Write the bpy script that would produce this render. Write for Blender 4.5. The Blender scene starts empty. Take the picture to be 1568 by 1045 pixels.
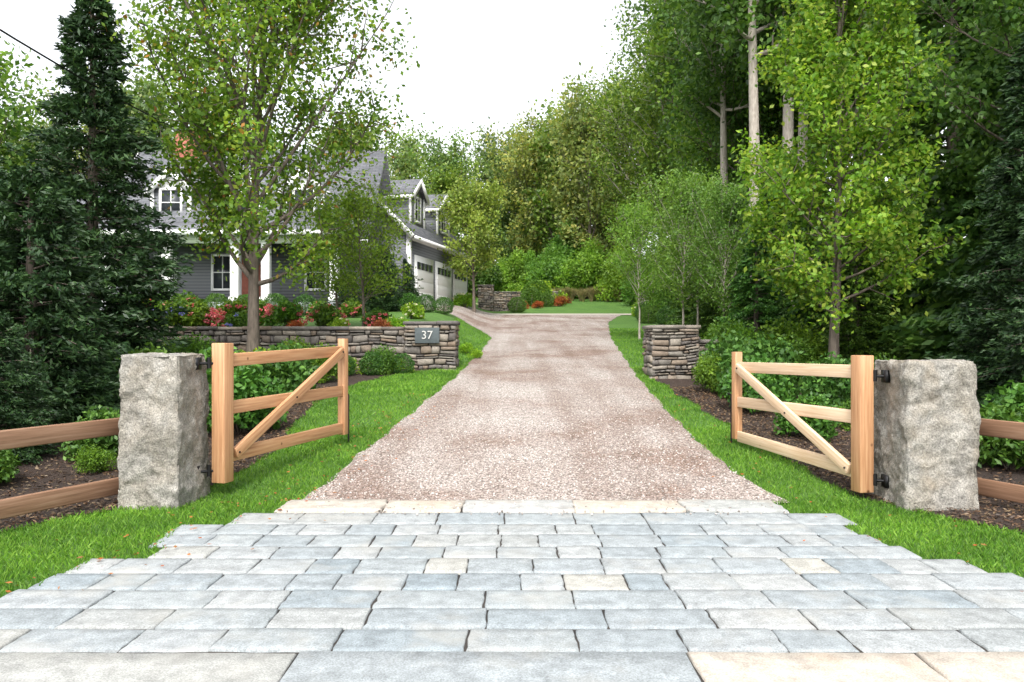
import bpy, math, random, bmesh
import numpy as np
from mathutils import Vector, Matrix, noise
random.seed(5)
RNG=np.random.default_rng(7)
scn=bpy.context.scene
# ------------------------------------------------------------------ materials
def newmat(name):
    m=bpy.data.materials.new(name); m.use_nodes=True
    nt=m.node_tree; nt.nodes.clear()
    out=nt.nodes.new('ShaderNodeOutputMaterial')
    b=nt.nodes.new('ShaderNodeBsdfPrincipled')
    nt.links.new(b.outputs[0],out.inputs[0])
    return m,nt,b,out
def ramp(nt,fac,stops):
    r=nt.nodes.new('ShaderNodeValToRGB')
    el=r.color_ramp.elements
    while len(el)>1: el.remove(el[0])
    el[0].position=stops[0][0]; el[0].color=(*stops[0][1],1)
    for p,c in stops[1:]:
        e=el.new(p); e.color=(*c,1)
    nt.links.new(fac,r.inputs[0]); return r.outputs[0]
def coords(nt,scale=(1,1,1)):
    tc=nt.nodes.new('ShaderNodeTexCoord'); mp=nt.nodes.new('ShaderNodeMapping')
    mp.inputs['Scale'].default_value=scale
    nt.links.new(tc.outputs['Object'],mp.inputs[0]); return mp.outputs[0]
def noisef(nt,vec,scale,detail=4,rough=.55):
    n=nt.nodes.new('ShaderNodeTexNoise'); n.inputs['Scale'].default_value=scale
    n.inputs['Detail'].default_value=detail; n.inputs['Roughness'].default_value=rough
    nt.links.new(vec,n.inputs['Vector']); return n.outputs['Fac']
def mix(nt,a,b,fac,mode='MIX'):
    m=nt.nodes.new('ShaderNodeMix'); m.data_type='RGBA'; m.blend_type=mode
    for s,v in ((6,a),(7,b)):
        if isinstance(v,tuple): m.inputs[s].default_value=(*v,1)
        else: nt.links.new(v,m.inputs[s])
    if isinstance(fac,(int,float)): m.inputs[0].default_value=fac
    else: nt.links.new(fac,m.inputs[0])
    return m.outputs[2]
def bump(nt,b,h,strength=.5,dist=.02,prev=None):
    n=nt.nodes.new('ShaderNodeBump'); n.inputs['Strength'].default_value=strength
    n.inputs['Distance'].default_value=dist; nt.links.new(h,n.inputs['Height'])
    if prev: nt.links.new(prev,n.inputs['Normal'])
    nt.links.new(n.outputs[0],b.inputs['Normal']); return n.outputs[0]
def leafmat(name,cols,trans=.35,clump=.9,autumn=None,tcol=1.4,lo=.62,tints=True):
    m,nt,b,out=newmat(name)
    g=nt.nodes.new('ShaderNodeNewGeometry')
    c=ramp(nt,g.outputs['Random Per Island'],[(i/(len(cols)-1)*(.95 if autumn else 1),k) for i,k in enumerate(cols)]+([(.992,autumn)] if autumn else []))
    v=coords(nt); nf=noisef(nt,v,clump,2)
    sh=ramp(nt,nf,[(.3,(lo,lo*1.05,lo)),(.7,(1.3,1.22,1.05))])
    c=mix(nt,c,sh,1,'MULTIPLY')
    if tints:
        oi=nt.nodes.new('ShaderNodeObjectInfo')
        tint=ramp(nt,oi.outputs['Random'],[(0,(.7,.82,.9)),(.3,(1,1,1)),(.6,(1.3,1.12,.8)),(.8,(1.1,1.15,1.0)),(1,(.85,1.05,.85))])
        c=mix(nt,c,tint,1,'MULTIPLY')
    nt.links.new(c,b.inputs['Base Color']); b.inputs['Roughness'].default_value=.5
    b.inputs['Specular IOR Level'].default_value=.3
    if trans>0:
        t=nt.nodes.new('ShaderNodeBsdfTranslucent')
        tc=mix(nt,c,(tcol,tcol*.98,.7),1,'MULTIPLY'); nt.links.new(tc,t.inputs[0])
        ms=nt.nodes.new('ShaderNodeMixShader'); ms.inputs[0].default_value=trans
        nt.links.new(b.outputs[0],ms.inputs[1]); nt.links.new(t.outputs[0],ms.inputs[2])
        nt.links.new(ms.outputs[0],out.inputs[0])
    return m
def simple(name,col,rough=.6,metal=0,var=.25,scale=6):
    m,nt,b,out=newmat(name); v=coords(nt)
    f=noisef(nt,v,scale,5)
    c=ramp(nt,f,[(.25,tuple(x*(1-var) for x in col)),(.75,tuple(min(1,x*(1+var)) for x in col))])
    nt.links.new(c,b.inputs['Base Color']); b.inputs['Roughness'].default_value=rough
    b.inputs['Metallic'].default_value=metal
    return m
M={}
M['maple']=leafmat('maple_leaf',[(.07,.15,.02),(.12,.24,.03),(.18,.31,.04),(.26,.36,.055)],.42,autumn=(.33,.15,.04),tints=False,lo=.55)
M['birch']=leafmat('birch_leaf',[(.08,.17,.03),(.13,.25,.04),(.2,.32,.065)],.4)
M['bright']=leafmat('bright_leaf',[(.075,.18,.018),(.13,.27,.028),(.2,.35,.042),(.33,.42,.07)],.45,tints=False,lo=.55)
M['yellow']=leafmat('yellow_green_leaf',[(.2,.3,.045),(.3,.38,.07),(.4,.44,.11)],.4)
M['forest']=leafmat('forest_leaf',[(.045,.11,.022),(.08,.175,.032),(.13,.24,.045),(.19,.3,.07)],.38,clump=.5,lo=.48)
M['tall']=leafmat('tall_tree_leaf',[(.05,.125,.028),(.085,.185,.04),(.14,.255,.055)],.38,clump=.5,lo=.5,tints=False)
M['far']=leafmat('hazy_far_leaf',[(.11,.18,.075),(.155,.24,.09),(.2,.29,.11),(.3,.33,.13)],.38,clump=.4,lo=.55)  # paler greens: distance haze painted into the leaf colour
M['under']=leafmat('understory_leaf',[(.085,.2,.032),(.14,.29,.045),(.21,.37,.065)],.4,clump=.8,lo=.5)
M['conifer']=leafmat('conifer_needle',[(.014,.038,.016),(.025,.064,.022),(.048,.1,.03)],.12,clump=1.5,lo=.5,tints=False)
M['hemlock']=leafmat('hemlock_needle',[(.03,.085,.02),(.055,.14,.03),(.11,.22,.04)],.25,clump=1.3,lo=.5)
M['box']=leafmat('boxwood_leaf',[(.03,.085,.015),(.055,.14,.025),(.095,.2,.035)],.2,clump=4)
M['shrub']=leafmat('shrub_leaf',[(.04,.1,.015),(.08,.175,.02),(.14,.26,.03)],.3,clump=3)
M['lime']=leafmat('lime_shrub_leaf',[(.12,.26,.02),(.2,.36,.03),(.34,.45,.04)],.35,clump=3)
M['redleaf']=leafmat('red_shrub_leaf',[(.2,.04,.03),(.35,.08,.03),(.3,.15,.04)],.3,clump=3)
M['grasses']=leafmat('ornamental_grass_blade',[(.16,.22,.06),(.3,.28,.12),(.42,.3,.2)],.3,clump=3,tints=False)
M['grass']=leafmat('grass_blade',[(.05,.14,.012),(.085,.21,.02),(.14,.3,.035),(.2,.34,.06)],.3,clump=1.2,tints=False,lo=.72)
M['pink']=leafmat('pink_flower',[(.5,.05,.09),(.62,.12,.17),(.6,.3,.3)],.2,clump=4,tints=False)
M['blue']=leafmat('blue_flower',[(.12,.15,.6),(.25,.25,.7)],.2,clump=4,tints=False)
M['white']=leafmat('white_flower',[(.7,.7,.55),(.8,.8,.7)],.2,clump=4,tints=False)
M['deadleaf']=leafmat('dead_leaf',[(.3,.06,.02),(.35,.14,.04),(.2,.1,.05)],.1,tints=False)
M['chips']=leafmat('mulch_chip',[(.03,.018,.012),(.08,.045,.03),(.15,.095,.06),(.2,.15,.1)],.0,clump=3,tints=False)
def bark(name,c1,c2):
    m,nt,b,out=newmat(name); v=coords(nt,(9,9,2.2)); f=noisef(nt,v,2,6,.65)
    nt.links.new(ramp(nt,f,[(.3,c1),(.7,c2)]),b.inputs['Base Color']); b.inputs['Roughness'].default_value=.9
    bump(nt,b,f,.7,.02); return m
M['bark']=bark('bark',(.06,.048,.038),(.18,.145,.115))
M['palebark']=bark('pale_bark',(.22,.19,.16),(.48,.43,.37))
def lawnmat():
    m,nt,b,out=newmat('lawn_turf'); v=coords(nt)
    f=noisef(nt,v,60,5,.7); g=noisef(nt,v,.8,3)
    c=ramp(nt,f,[(.3,(.035,.09,.012)),(.5,(.062,.15,.018)),(.72,(.1,.23,.03))])
    c=mix(nt,c,ramp(nt,g,[(.3,(.8,.85,.8)),(.7,(1.2,1.1,1))]),1,'MULTIPLY')
    nt.links.new(c,b.inputs['Base Color']); b.inputs['Roughness'].default_value=.8; bump(nt,b,f,.8,.03); return m
M['lawn']=lawnmat()
def mulch(name,c1,c2,sc=45):
    m,nt,b,out=newmat(name); v=coords(nt); f=noisef(nt,v,sc,6,.75); g=noisef(nt,v,1.3,3)
    c=ramp(nt,f,[(.35,c1),(.7,c2)]); c=mix(nt,c,ramp(nt,g,[(.3,(.7,.7,.7)),(.7,(1.3,1.25,1.2))]),1,'MULTIPLY')
    nt.links.new(c,b.inputs['Base Color']); b.inputs['Roughness'].default_value=.95; bump(nt,b,f,1,.04); return m
M['mulch']=mulch('bark_mulch',(.014,.009,.006),(.075,.045,.032))
M['floor']=mulch('forest_floor',(.02,.035,.01),(.07,.1,.03),5)
def gravelmat():
    m,nt,b,out=newmat('crushed_gravel'); v=coords(nt)
    vo=nt.nodes.new('ShaderNodeTexVoronoi'); vo.inputs['Scale'].default_value=60; nt.links.new(v,vo.inputs['Vector'])
    sep=nt.nodes.new('ShaderNodeSeparateColor'); nt.links.new(vo.outputs['Color'],sep.inputs[0])
    c=ramp(nt,sep.outputs[0],[(0,(.12,.102,.092)),(.25,(.275,.24,.218)),(.55,(.4,.355,.325)),(.8,(.52,.48,.45)),(1,(.7,.675,.65))])
    d=ramp(nt,vo.outputs['Distance'],[(.25,(1,1,1)),(.8,(.48,.45,.43))]); c=mix(nt,c,d,1,'MULTIPLY')
    g=noisef(nt,v,.42,4,.6); c=mix(nt,c,ramp(nt,g,[(.38,(.7,.57,.51)),(.47,(.93,.88,.86)),(.62,(1.08,1.08,1.08))]),1,'MULTIPLY')
    v2=coords(nt,(1.1,.07,1)); s=noisef(nt,v2,1.6,3); c=mix(nt,c,ramp(nt,s,[(.35,(.84,.78,.75)),(.6,(1.08,1.08,1.08))]),1,'MULTIPLY')
    nt.links.new(c,b.inputs['Base Color']); b.inputs['Roughness'].default_value=.9
    iv=nt.nodes.new('ShaderNodeMath'); iv.operation='SUBTRACT'; iv.inputs[0].default_value=1; nt.links.new(vo.outputs['Distance'],iv.inputs[1])
    bump(nt,b,iv.outputs[0],.9,.014); return m
M['gravel']=gravelmat()
def stonemat(name,cols,sc=14,bs=.6,island=True,speck=.5,bd=.02,stain=None,slo=.52):
    m,nt,b,out=newmat(name); v=coords(nt); f=noisef(nt,v,sc,8,.7); f3=noisef(nt,v,sc*12,3,.7)
    if island:
        g=nt.nodes.new('ShaderNodeNewGeometry'); r=g.outputs['Random Per Island']
        c=ramp(nt,r,[(i/(len(cols)-1),k) for i,k in enumerate(cols)])
    else:
        c=ramp(nt,noisef(nt,v,2.5,5),[(.3+.4*i/(len(cols)-1),k) for i,k in enumerate(cols)])
    c=mix(nt,c,ramp(nt,f,[(.3,(.66,.66,.66)),(.7,(1.25,1.25,1.25))]),1,'MULTIPLY')
    c=mix(nt,c,ramp(nt,f3,[(.35,(.5,.5,.5)),(.5,(1,1,1)),(.65,(1.4,1.4,1.4))]),speck,'MULTIPLY')
    if stain: c=mix(nt,c,stain,ramp(nt,noisef(nt,v,1.7,5,.6),[(slo,(0,0,0)),(slo+.2,(.6,.6,.6))]))
    nt.links.new(c,b.inputs['Base Color']); b.inputs['Roughness'].default_value=.85
    p=bump(nt,b,f,bs,bd); bump(nt,b,f3,bs*.5,bd*.2,p); return m
pc=[(.235,.262,.275),(.27,.292,.298),(.2,.235,.255),(.29,.305,.308),(.25,.275,.288),(.305,.315,.312),(.225,.252,.266),(.265,.287,.296),(.28,.285,.275),(.212,.246,.265),(.275,.294,.3),(.34,.33,.295)]
M['paver']=stonemat('granite_paver',pc,9,.45,bd=.012,stain=(.335,.325,.295),slo=.52,speck=.65)
M['kerb']=stonemat('weathered_granite_kerb',[(.36,.355,.325),(.31,.32,.31),(.41,.36,.30),(.33,.34,.335)],9,.4,bd=.01,stain=(.4,.31,.23))
M['pinkstone']=stonemat('pink_granite',[(.42,.375,.32),(.44,.395,.34)],9,.35,bd=.01,stain=(.36,.24,.15),slo=.56)
M['granite']=stonemat('rough_granite',[(.18,.172,.155),(.3,.285,.255),(.235,.215,.18),(.36,.345,.31)],6,1,island=False,speck=.95,bd=.05,stain=(.29,.225,.145),slo=.55)
M['field']=stonemat('field_stone',[(.075,.065,.06),(.14,.125,.11),(.21,.19,.16),(.17,.125,.09),(.28,.245,.2),(.11,.1,.095),(.2,.15,.11)],9,.8,speck=.6)
M['mortar']=simple('dark_joint',(.035,.03,.026),.95)
M['asphalt']=mulch('asphalt',(.03,.03,.032),(.085,.085,.085),90)
M['slate']=simple('slate_plate',(.07,.085,.09),.85)
M['iron']=simple('black_iron',(.015,.015,.016),.45,.6)
M['copper']=simple('copper_cap',(.4,.16,.08),.4,.7)
def wood(name,c1,c2,c3):
    m,nt,b,out=newmat(name)
    tc=nt.nodes.new('ShaderNodeTexCoord'); mp=nt.nodes.new('ShaderNodeMapping'); mp.inputs['Scale'].default_value=(1.2,26,26)
    nt.links.new(tc.outputs['UV'],mp.inputs[0]); v=mp.outputs[0]
    f=noisef(nt,v,1.6,6,.6)
    mp2=nt.nodes.new('ShaderNodeMapping'); mp2.inputs['Scale'].default_value=(1,1,1); nt.links.new(tc.outputs['UV'],mp2.inputs[0])
    vo=nt.nodes.new('ShaderNodeTexVoronoi'); vo.inputs['Scale'].default_value=3.3; nt.links.new(mp2.outputs[0],vo.inputs['Vector'])
    c=ramp(nt,f,[(.3,c1),(.5,c2),(.7,c3)])
    kn=ramp(nt,vo.outputs['Distance'],[(.03,(.28,.2,.15)),(.075,(1,1,1))]); c=mix(nt,c,kn,1,'MULTIPLY')
    g=nt.nodes.new('ShaderNodeNewGeometry'); c=mix(nt,c,ramp(nt,g.outputs['Random Per Island'],[(0,(.85,.8,.78)),(1,(1.12,1.1,1.08))]),1,'MULTIPLY')
    nt.links.new(c,b.inputs['Base Color']); b.inputs['Roughness'].default_value=.55; bump(nt,b,f,.25,.006); return m
M['cedar']=wood('cedar',(.34,.165,.075),(.48,.265,.135),(.57,.36,.2))
M['cedarlit']=wood('sunlit_cedar',(.58,.4,.24),(.7,.53,.36),(.8,.65,.48))  # same cedar for the right gate rails, sunlight painted in as paler colour
M['rail']=wood('weathered_cedar_rail',(.17,.095,.055),(.27,.155,.095),(.35,.225,.15))
def siding():
    m,nt,b,out=newmat('gray_clapboard'); tc=nt.nodes.new('ShaderNodeTexCoord')
    sp=nt.nodes.new('ShaderNodeSeparateXYZ'); nt.links.new(tc.outputs['Object'],sp.inputs[0])
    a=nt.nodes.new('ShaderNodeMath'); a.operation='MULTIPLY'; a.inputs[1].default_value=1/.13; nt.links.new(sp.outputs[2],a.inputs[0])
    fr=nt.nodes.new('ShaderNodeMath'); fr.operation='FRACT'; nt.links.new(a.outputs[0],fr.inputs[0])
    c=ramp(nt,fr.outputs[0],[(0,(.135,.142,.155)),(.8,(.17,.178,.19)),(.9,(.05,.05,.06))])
    nt.links.new(c,b.inputs['Base Color']); b.inputs['Roughness'].default_value=.6
    iv=nt.nodes.new('ShaderNodeMath'); iv.operation='SUBTRACT'; iv.inputs[0].default_value=1; nt.links.new(fr.outputs[0],iv.inputs[1]); bump(nt,b,iv.outputs[0],.6,.02); return m
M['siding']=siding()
def shingle():
    m,nt,b,out=newmat('gray_shingle'); tc=nt.nodes.new('ShaderNodeTexCoord')
    br=nt.nodes.new('ShaderNodeTexBrick'); br.inputs['Scale'].default_value=1
    br.inputs['Brick Width'].default_value=.3; br.inputs['Row Height'].default_value=.14; br.inputs['Mortar Size'].default_value=.008
    br.inputs['Color1'].default_value=(.11,.115,.13,1); br.inputs['Color2'].default_value=(.18,.185,.2,1); br.inputs['Mortar'].default_value=(.05,.05,.06,1)
    nt.links.new(tc.outputs['UV'],br.inputs['Vector'])
    nt.links.new(br.outputs[0],b.inputs['Base Color']); b.inputs['Roughness'].default_value=.85; return m
M['shingle']=shingle()
M['trim']=simple('white_paint',(.8,.8,.79),.45,0,.04)
M['gutter']=simple('gray_metal',(.3,.31,.33),.4,.3)
m,nt,b,out=newmat('window_glass'); b.inputs['Base Color'].default_value=(.03,.035,.04,1); b.inputs['Roughness'].default_value=.05; M['glass']=m
M['brick']=simple('red_brick',(.3,.1,.07),.85,0,.3,12)
# ------------------------------------------------------------------ helpers
def link(o,parent=None):
    scn.collection.objects.link(o)
    if parent: o.parent=parent
    return o
def empty(name,loc=(0,0,0)):
    e=bpy.data.objects.new(name,None); e.location=loc; e.empty_display_size=.2; link(e); return e
def qmesh(name,V,Q,mats,mi=None,smooth=False):
    V=np.asarray(V,dtype=np.float32); Q=np.asarray(Q,dtype=np.int32)
    me=bpy.data.meshes.new(name); n=len(Q)
    me.vertices.add(len(V)); me.vertices.foreach_set('co',V.ravel())
    me.loops.add(4*n); me.loops.foreach_set('vertex_index',Q.ravel())
    me.polygons.add(n); me.polygons.foreach_set('loop_start',np.arange(0,4*n,4,dtype=np.int32))
    for mm in mats: me.materials.append(mm)
    if mi is not None: me.polygons.foreach_set('material_index',np.asarray(mi,dtype=np.int32))
    if smooth: me.polygons.foreach_set('use_smooth',np.ones(n,dtype=bool))
    me.update(calc_edges=True); me.validate(); return me
class B:
    def __init__(s): s.V=[];s.Q=[];s.m=[];s.n=0
    def add(s,V,Q,mi=0):
        V=np.asarray(V,float).reshape(-1,3);Q=np.asarray(Q,int).reshape(-1,4)
        s.V.append(V);s.Q.append(Q+s.n);s.m.append(np.full(len(Q),mi));s.n+=len(V)
    def tube(s,P,R,k=6,mi=0):
        P=np.asarray(P,float);n=len(P)
        T=np.gradient(P,axis=0);T/=np.linalg.norm(T,axis=1)[:,None]+1e-9
        ref=np.array([0,0,1.]) if abs(T[0][2])<.9 else np.array([1.,0,0])
        A=np.cross(T,ref);A/=np.linalg.norm(A,axis=1)[:,None]+1e-9;C=np.cross(T,A)
        a=np.arange(k)*2*math.pi/k
        V=P[:,None,:]+np.asarray(R)[:,None,None]*(np.cos(a)[None,:,None]*A[:,None,:]+np.sin(a)[None,:,None]*C[:,None,:])
        Q=[]
        for i in range(n-1):
            for j in range(k):
                Q.append((i*k+j,i*k+(j+1)%k,(i+1)*k+(j+1)%k,(i+1)*k+j))
        s.add(V.reshape(-1,3),Q,mi)
    def leaves(s,C,ln,wd,rng,dirs=None,spread=1,mi=1):
        n=len(C)
        if n==0:return
        D=rng.normal(size=(n,3))*spread
        if dirs is not None: D=D+dirs
        D/=np.linalg.norm(D,axis=1)[:,None]+1e-9
        R=rng.normal(size=(n,3));W=np.cross(D,R);W/=np.linalg.norm(W,axis=1)[:,None]+1e-9
        sc=rng.uniform(.65,1.3,n)[:,None]
        L=D*ln*sc*.5;Wv=W*wd*sc*.5
        V=np.stack([C-L,C+Wv-L*.1,C+L,C-Wv-L*.1],1).reshape(-1,3)
        s.add(V,np.arange(4*n).reshape(n,4),mi)
    def mesh(s,name,mats,smooth=False):
        return qmesh(name,np.concatenate(s.V),np.concatenate(s.Q),mats,np.concatenate(s.m),smooth)
def hexa(bb,P,mi=0):
    bb.add(P,[(3,2,1,0),(4,5,6,7),(0,1,5,4),(1,2,6,5),(2,3,7,6),(3,0,4,7)],mi)
def uvbox(me):
    uv=me.uv_layers.new(name='UVMap')
    for p in me.polygons:
        n=p.normal
        vs=[me.vertices[i].co for i in p.vertices]
        e=[vs[(i+1)%len(vs)]-vs[i] for i in range(len(vs))]
        a=max(e,key=lambda q:q.length).normalized(); c=n.cross(a)
        off=(p.index*0.37)%5
        for li,v in zip(p.loop_indices,vs): uv.data[li].uv=(v.dot(a)+off,v.dot(c)+off*.3)
def boxobj(name,pts8,mat,parent=None,bev=0,uv=True):
    bb=B();hexa(bb,pts8);me=bb.mesh(name,[mat])
    if uv: uvbox(me)
    o=bpy.data.objects.new(name,me);link(o,parent)
    if bev:
        md=o.modifiers.new('bevel','BEVEL');md.width=bev;md.segments=2
    return o
def box(name,x0,x1,y0,y1,z0,z1,mat,parent=None,bev=0,F=None):
    P=[(x0,y0,z0),(x1,y0,z0),(x1,y1,z0),(x0,y1,z0),(x0,y0,z1),(x1,y0,z1),(x1,y1,z1),(x0,y1,z1)]
    if F: P=[F(*p) for p in P]
    return boxobj(name,P,mat,parent,bev)
def beam(name,p,q,w,h,mat,parent=None,bev=.006,up=(0,0,1)):
    p=np.array(p,float);q=np.array(q,float);d=q-p;d/=np.linalg.norm(d)
    s=np.cross(d,up);s/=np.linalg.norm(s);u=np.cross(s,d)
    s*=w/2;u*=h/2
    P=[p-s-u,p+s-u,q+s-u,q-s-u,p-s+u,p+s+u,q+s+u,q-s+u]
    return boxobj(name,[tuple(a) for a in P],mat,parent,bev)
def slab(name,a,b,c,d,t,mat,parent=None):
    a,b,c,d=[np.array(v,float) for v in (a,b,c,d)]
    n=np.cross(b-a,d-a);n/=np.linalg.norm(n)
    if n[2]<0:n=-n
    P=[a-n*t,b-n*t,c-n*t,d-n*t,a,b,c,d]
    return boxobj(name,[tuple(v) for v in P],mat,parent)
def ss(a,b,t):
    t=np.clip((t-a)/(b-a),0,1);return t*t*(3-2*t)
def G(x,y):
    x=np.asarray(x,float);y=np.asarray(y,float)
    base=.084*np.clip(y-7.4,0,33.6)+.11*np.clip(y-41,0,90)
    T=1.72+.075*(y-18.3)
    f1=ss(18.25,18.55,y)*(1-ss(-3.0,-2.3,x)); f2=ss(18.5,30,y)*(1-ss(-3.2,-.9,x))
    f=np.maximum(f1,f2)*(1-ss(60,80,y))
    h=base+f*np.clip(T-base,0,9)
    h=h+.1*np.clip(x-9,0,60)*ss(5,20,y)+.06*np.clip(-x-24,0,60)*ss(5,30,y)
    return h
def g(x,y): return float(G(x,y))
# ------------------------------------------------------------------ edges of areas
DL=([7.3,8.2,9.2,11.8,16.3,22,27.2,30,32,33.6,35,36.6,43.5],[-2.02,-1.93,-1.85,-1.62,-1.23,-.9,-.72,-1.15,-2.1,-3.3,-4.4,-4.6,-3.1])
DR=([7.3,8.2,9.2,11.8,16.3,22,27.2,36,41,43.5],[2.62,2.5,2.42,2.47,2.69,3.1,3.5,4.5,5.6,6.4])
MLR=([4,4.6,6.1,7.0,7.8,9,10,12,14,16,17.2,18.2],[-5.9,-5.4,-4.25,-3.62,-3.2,-2.9,-3.0,-3.3,-3.35,-3.0,-2.4,-1.5])
MRL=([4,4.6,6.0,6.9,7.6,9.2,11.8,14,16.0,18,22,30,36],[5.9,5.5,4.2,3.65,3.4,3.22,3.12,3.05,3.0,3.6,4.9,6.2,7.4])
def itp(T,y): return np.interp(y,T[0],T[1])
def wob(y,s,a=.05): return a*np.sin(y*3.1+s)+a*.6*np.sin(y*7.7+2*s)
def axis(lims):
    out=[]
    for a,b_,st in lims: out+=list(np.arange(a,b_,st))
    return np.array(out+[lims[-1][1]])
xs=axis([(-1500,-200,130),(-200,-60,14),(-60,-16,2),(-16,16,.25),(16,60,2),(60,200,14),(200,1500,130)])
ys=axis([(-300,-20,40),(-20,3,1),(3,48,.25),(48,140,2),(140,300,16),(300,2500,200)])
X,Y=np.meshgrid(xs,ys); Z=G(X,Y)
V=np.stack([X,Y,Z],-1).reshape(-1,3); nx=len(xs);ny=len(ys)
i,j=np.meshgrid(np.arange(nx-1),np.arange(ny-1)); a=(j*nx+i).ravel(); Q=np.stack([a,a+1,a+nx+1,a+nx],1)
cx=((X[:-1,:-1]+X[1:,1:])/2).ravel();cy=((Y[:-1,:-1]+Y[1:,1:])/2).ravel()
mi=((cx>8.5)&(cy>17)|(cy>62)|(cx<-22)|(cx>7.5)&(cy<41)&(cy>17)).astype(int)
link(bpy.data.objects.new('ground',qmesh('ground',V,Q,[M['lawn'],M['floor']],mi,True)))
def strip(name,yarr,Lf,Rf,off,mat,nx=24):
    t=np.linspace(0,1,nx);yy=np.array(yarr)
    L=Lf(yy);R=Rf(yy)
    Xs=L[:,None]*(1-t)+R[:,None]*t;Ys=np.repeat(yy[:,None],nx,1)
    Zs=G(Xs,Ys)+off
    V=np.stack([Xs,Ys,Zs],-1).reshape(-1,3);n=len(yy)
    i,j=np.meshgrid(np.arange(nx-1),np.arange(n-1)); a=(j*nx+i).ravel(); Q=np.stack([a,a+1,a+nx+1,a+nx],1)
    return link(bpy.data.objects.new(name,qmesh(name,V,Q,[mat],None,True)))
strip('gravel_driveway',np.arange(7.28,43.3,.12),lambda y:itp(DL,y)+wob(y,1,.03),lambda y:itp(DR,y)+wob(y,4,.03),.016,M['gravel'],60)
strip('mulch_bed',np.arange(4,18.21,.12),lambda y:y*0-15,lambda y:itp(MLR,y)+wob(y,2),.012,M['mulch'],60)
strip('mulch_bed',np.arange(4,36,.12),lambda y:itp(MRL,y)+wob(y,5),lambda y:y*0+15,.012,M['mulch'],60)
strip('mulch_bed',np.arange(18.6,21,.12),lambda y:y*0-12,lambda y:y*0-2.7+wob(y,3),.014,M['mulch'],40)
strip('cobble_edging',np.arange(42.2,43.3,.1),lambda y:y*0-3.2,lambda y:y*0+7.2,.03,M['kerb'],30)
box('road',-40,40,-7,2.98,-.05,.006,M['asphalt'])
bb=B()
n=26000;yy=RNG.uniform(4.5,15,n)
side=RNG.random(n)<.5
xx=np.where(side,itp(MLR,yy)-np.abs(RNG.normal(0,1.5,n)),itp(MRL,yy)+np.abs(RNG.normal(0,1.3,n)))
bb.leaves(np.stack([xx,yy,G(xx,yy)+RNG.uniform(.015,.04,n)],1),.055,.022,RNG,dirs=None,mi=0)
V_=bb.V[0];zc=np.repeat(V_.reshape(-1,4,3)[:,:,2].mean(1),4);V_[:,2]=zc+(V_[:,2]-zc)*.45
link(bpy.data.objects.new('mulch_chips',bb.mesh('mulch_chips',[M['chips']])))
# ------------------------------------------------------------------ pavers
def paver(bb,x0,x1,y0,y1,top,th=.12,bev=.007,jit=.005,tilt=.003,mi=0):
    def per(ins,z):
        pts=[];k=5
        P=[(x0+ins,y0+ins),(x1-ins,y0+ins),(x1-ins,y1-ins),(x0+ins,y1-ins)]
        for e in range(4):
            a=P[e];b_=P[(e+1)%4]
            for t in range(k):
                pts.append((a[0]+(b_[0]-a[0])*t/k,a[1]+(b_[1]-a[1])*t/k))
        return pts
    J=RNG.normal(0,jit*.45,(20,2)); tx,ty=RNG.normal(0,tilt,2)
    rings=[]
    for ins,z in ((0,top-th),(0,top-bev),(bev,top)):
        rings.append([(p[0]+J[i][0],p[1]+J[i][1],z+tx*(p[0]-x0)+ty*(p[1]-y0)) for i,p in enumerate(per(ins,z))])
    V=[v for r in rings for v in r]
    Qs=[]
    for r in range(2):
        for i in range(20): Qs.append((r*20+i,r*20+(i+1)%20,(r+1)*20+(i+1)%20,(r+1)*20+i))
    o=40
    lo=[o+i for i in range(6)];hi=[o+15-i for i in range(6)]
    left=[o]+[o+19,o+18,o+17,o+16]+[o+15];right=[o+5,o+6,o+7,o+8,o+9,o+10]
    grid=[[None]*6 for _ in range(6)]
    grid[0]=lo;grid[5]=hi
    VV=list(V)
    for r in range(1,5):
        for c in range(6):
            if c==0:grid[r][c]=left[r]
            elif c==5:grid[r][c]=right[r]
            else:
                A=np.array(V[left[r]]);Bb=np.array(V[right[r]])
                p=A*(1-c/5)+Bb*c/5;p[2]+=RNG.normal(0,.0012)
                VV.append(tuple(p));grid[r][c]=len(VV)-1
    for r in range(5):
        for c in range(5): Qs.append((grid[r][c],grid[r][c+1],grid[r+1][c+1],grid[r+1][c]))
    bb.add(VV,Qs,mi)
rowy=[3.79,4.09,4.40,4.73,5.06,5.41,5.73,6.08,6.42,6.84]
rowL=[-4.1,-3.6,-3.05,-2.98,-2.92,-2.56,-2.68,-2.72,-2.36,-2.05]
rowR=[4.4,4.0,3.6,3.3,3.16,2.9,2.82,2.76,2.9,2.56]
bb=B()
for r in range(9):
    y0,y1=rowy[r],rowy[r+1];x=rowL[r]-RNG.uniform(0,.05)
    xr=rowR[r]
    base=.58 if r in(0,1,8,2) else .43
    while x<xr-.05:
        w=base*RNG.uniform(.85,1.15) if RNG.random()>.2 else base*RNG.uniform(.55,.8)
        if x+w>xr-.22:w=xr-x
        paver(bb,x+.005,x+w-.005,y0+.005+RNG.uniform(0,.006),y1-.005-RNG.uniform(0,.006),.022+RNG.normal(0,.0025),jit=.008);x+=w
o=bpy.data.objects.new('granite_paver_apron',bb.mesh('granite_paver_apron',[M['paver']]));link(o)
bb=B();x=-2.12
for w in (.95,.72,1.02,1.0,.9):
    paver(bb,x+.006,x+w-.006,6.86,7.32,.035+RNG.normal(0,.004),jit=.022,bev=.012);x+=w
o=bpy.data.objects.new('granite_edging_strip',bb.mesh('granite_edging_strip',[M['kerb']]));link(o)
bb=B()
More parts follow.
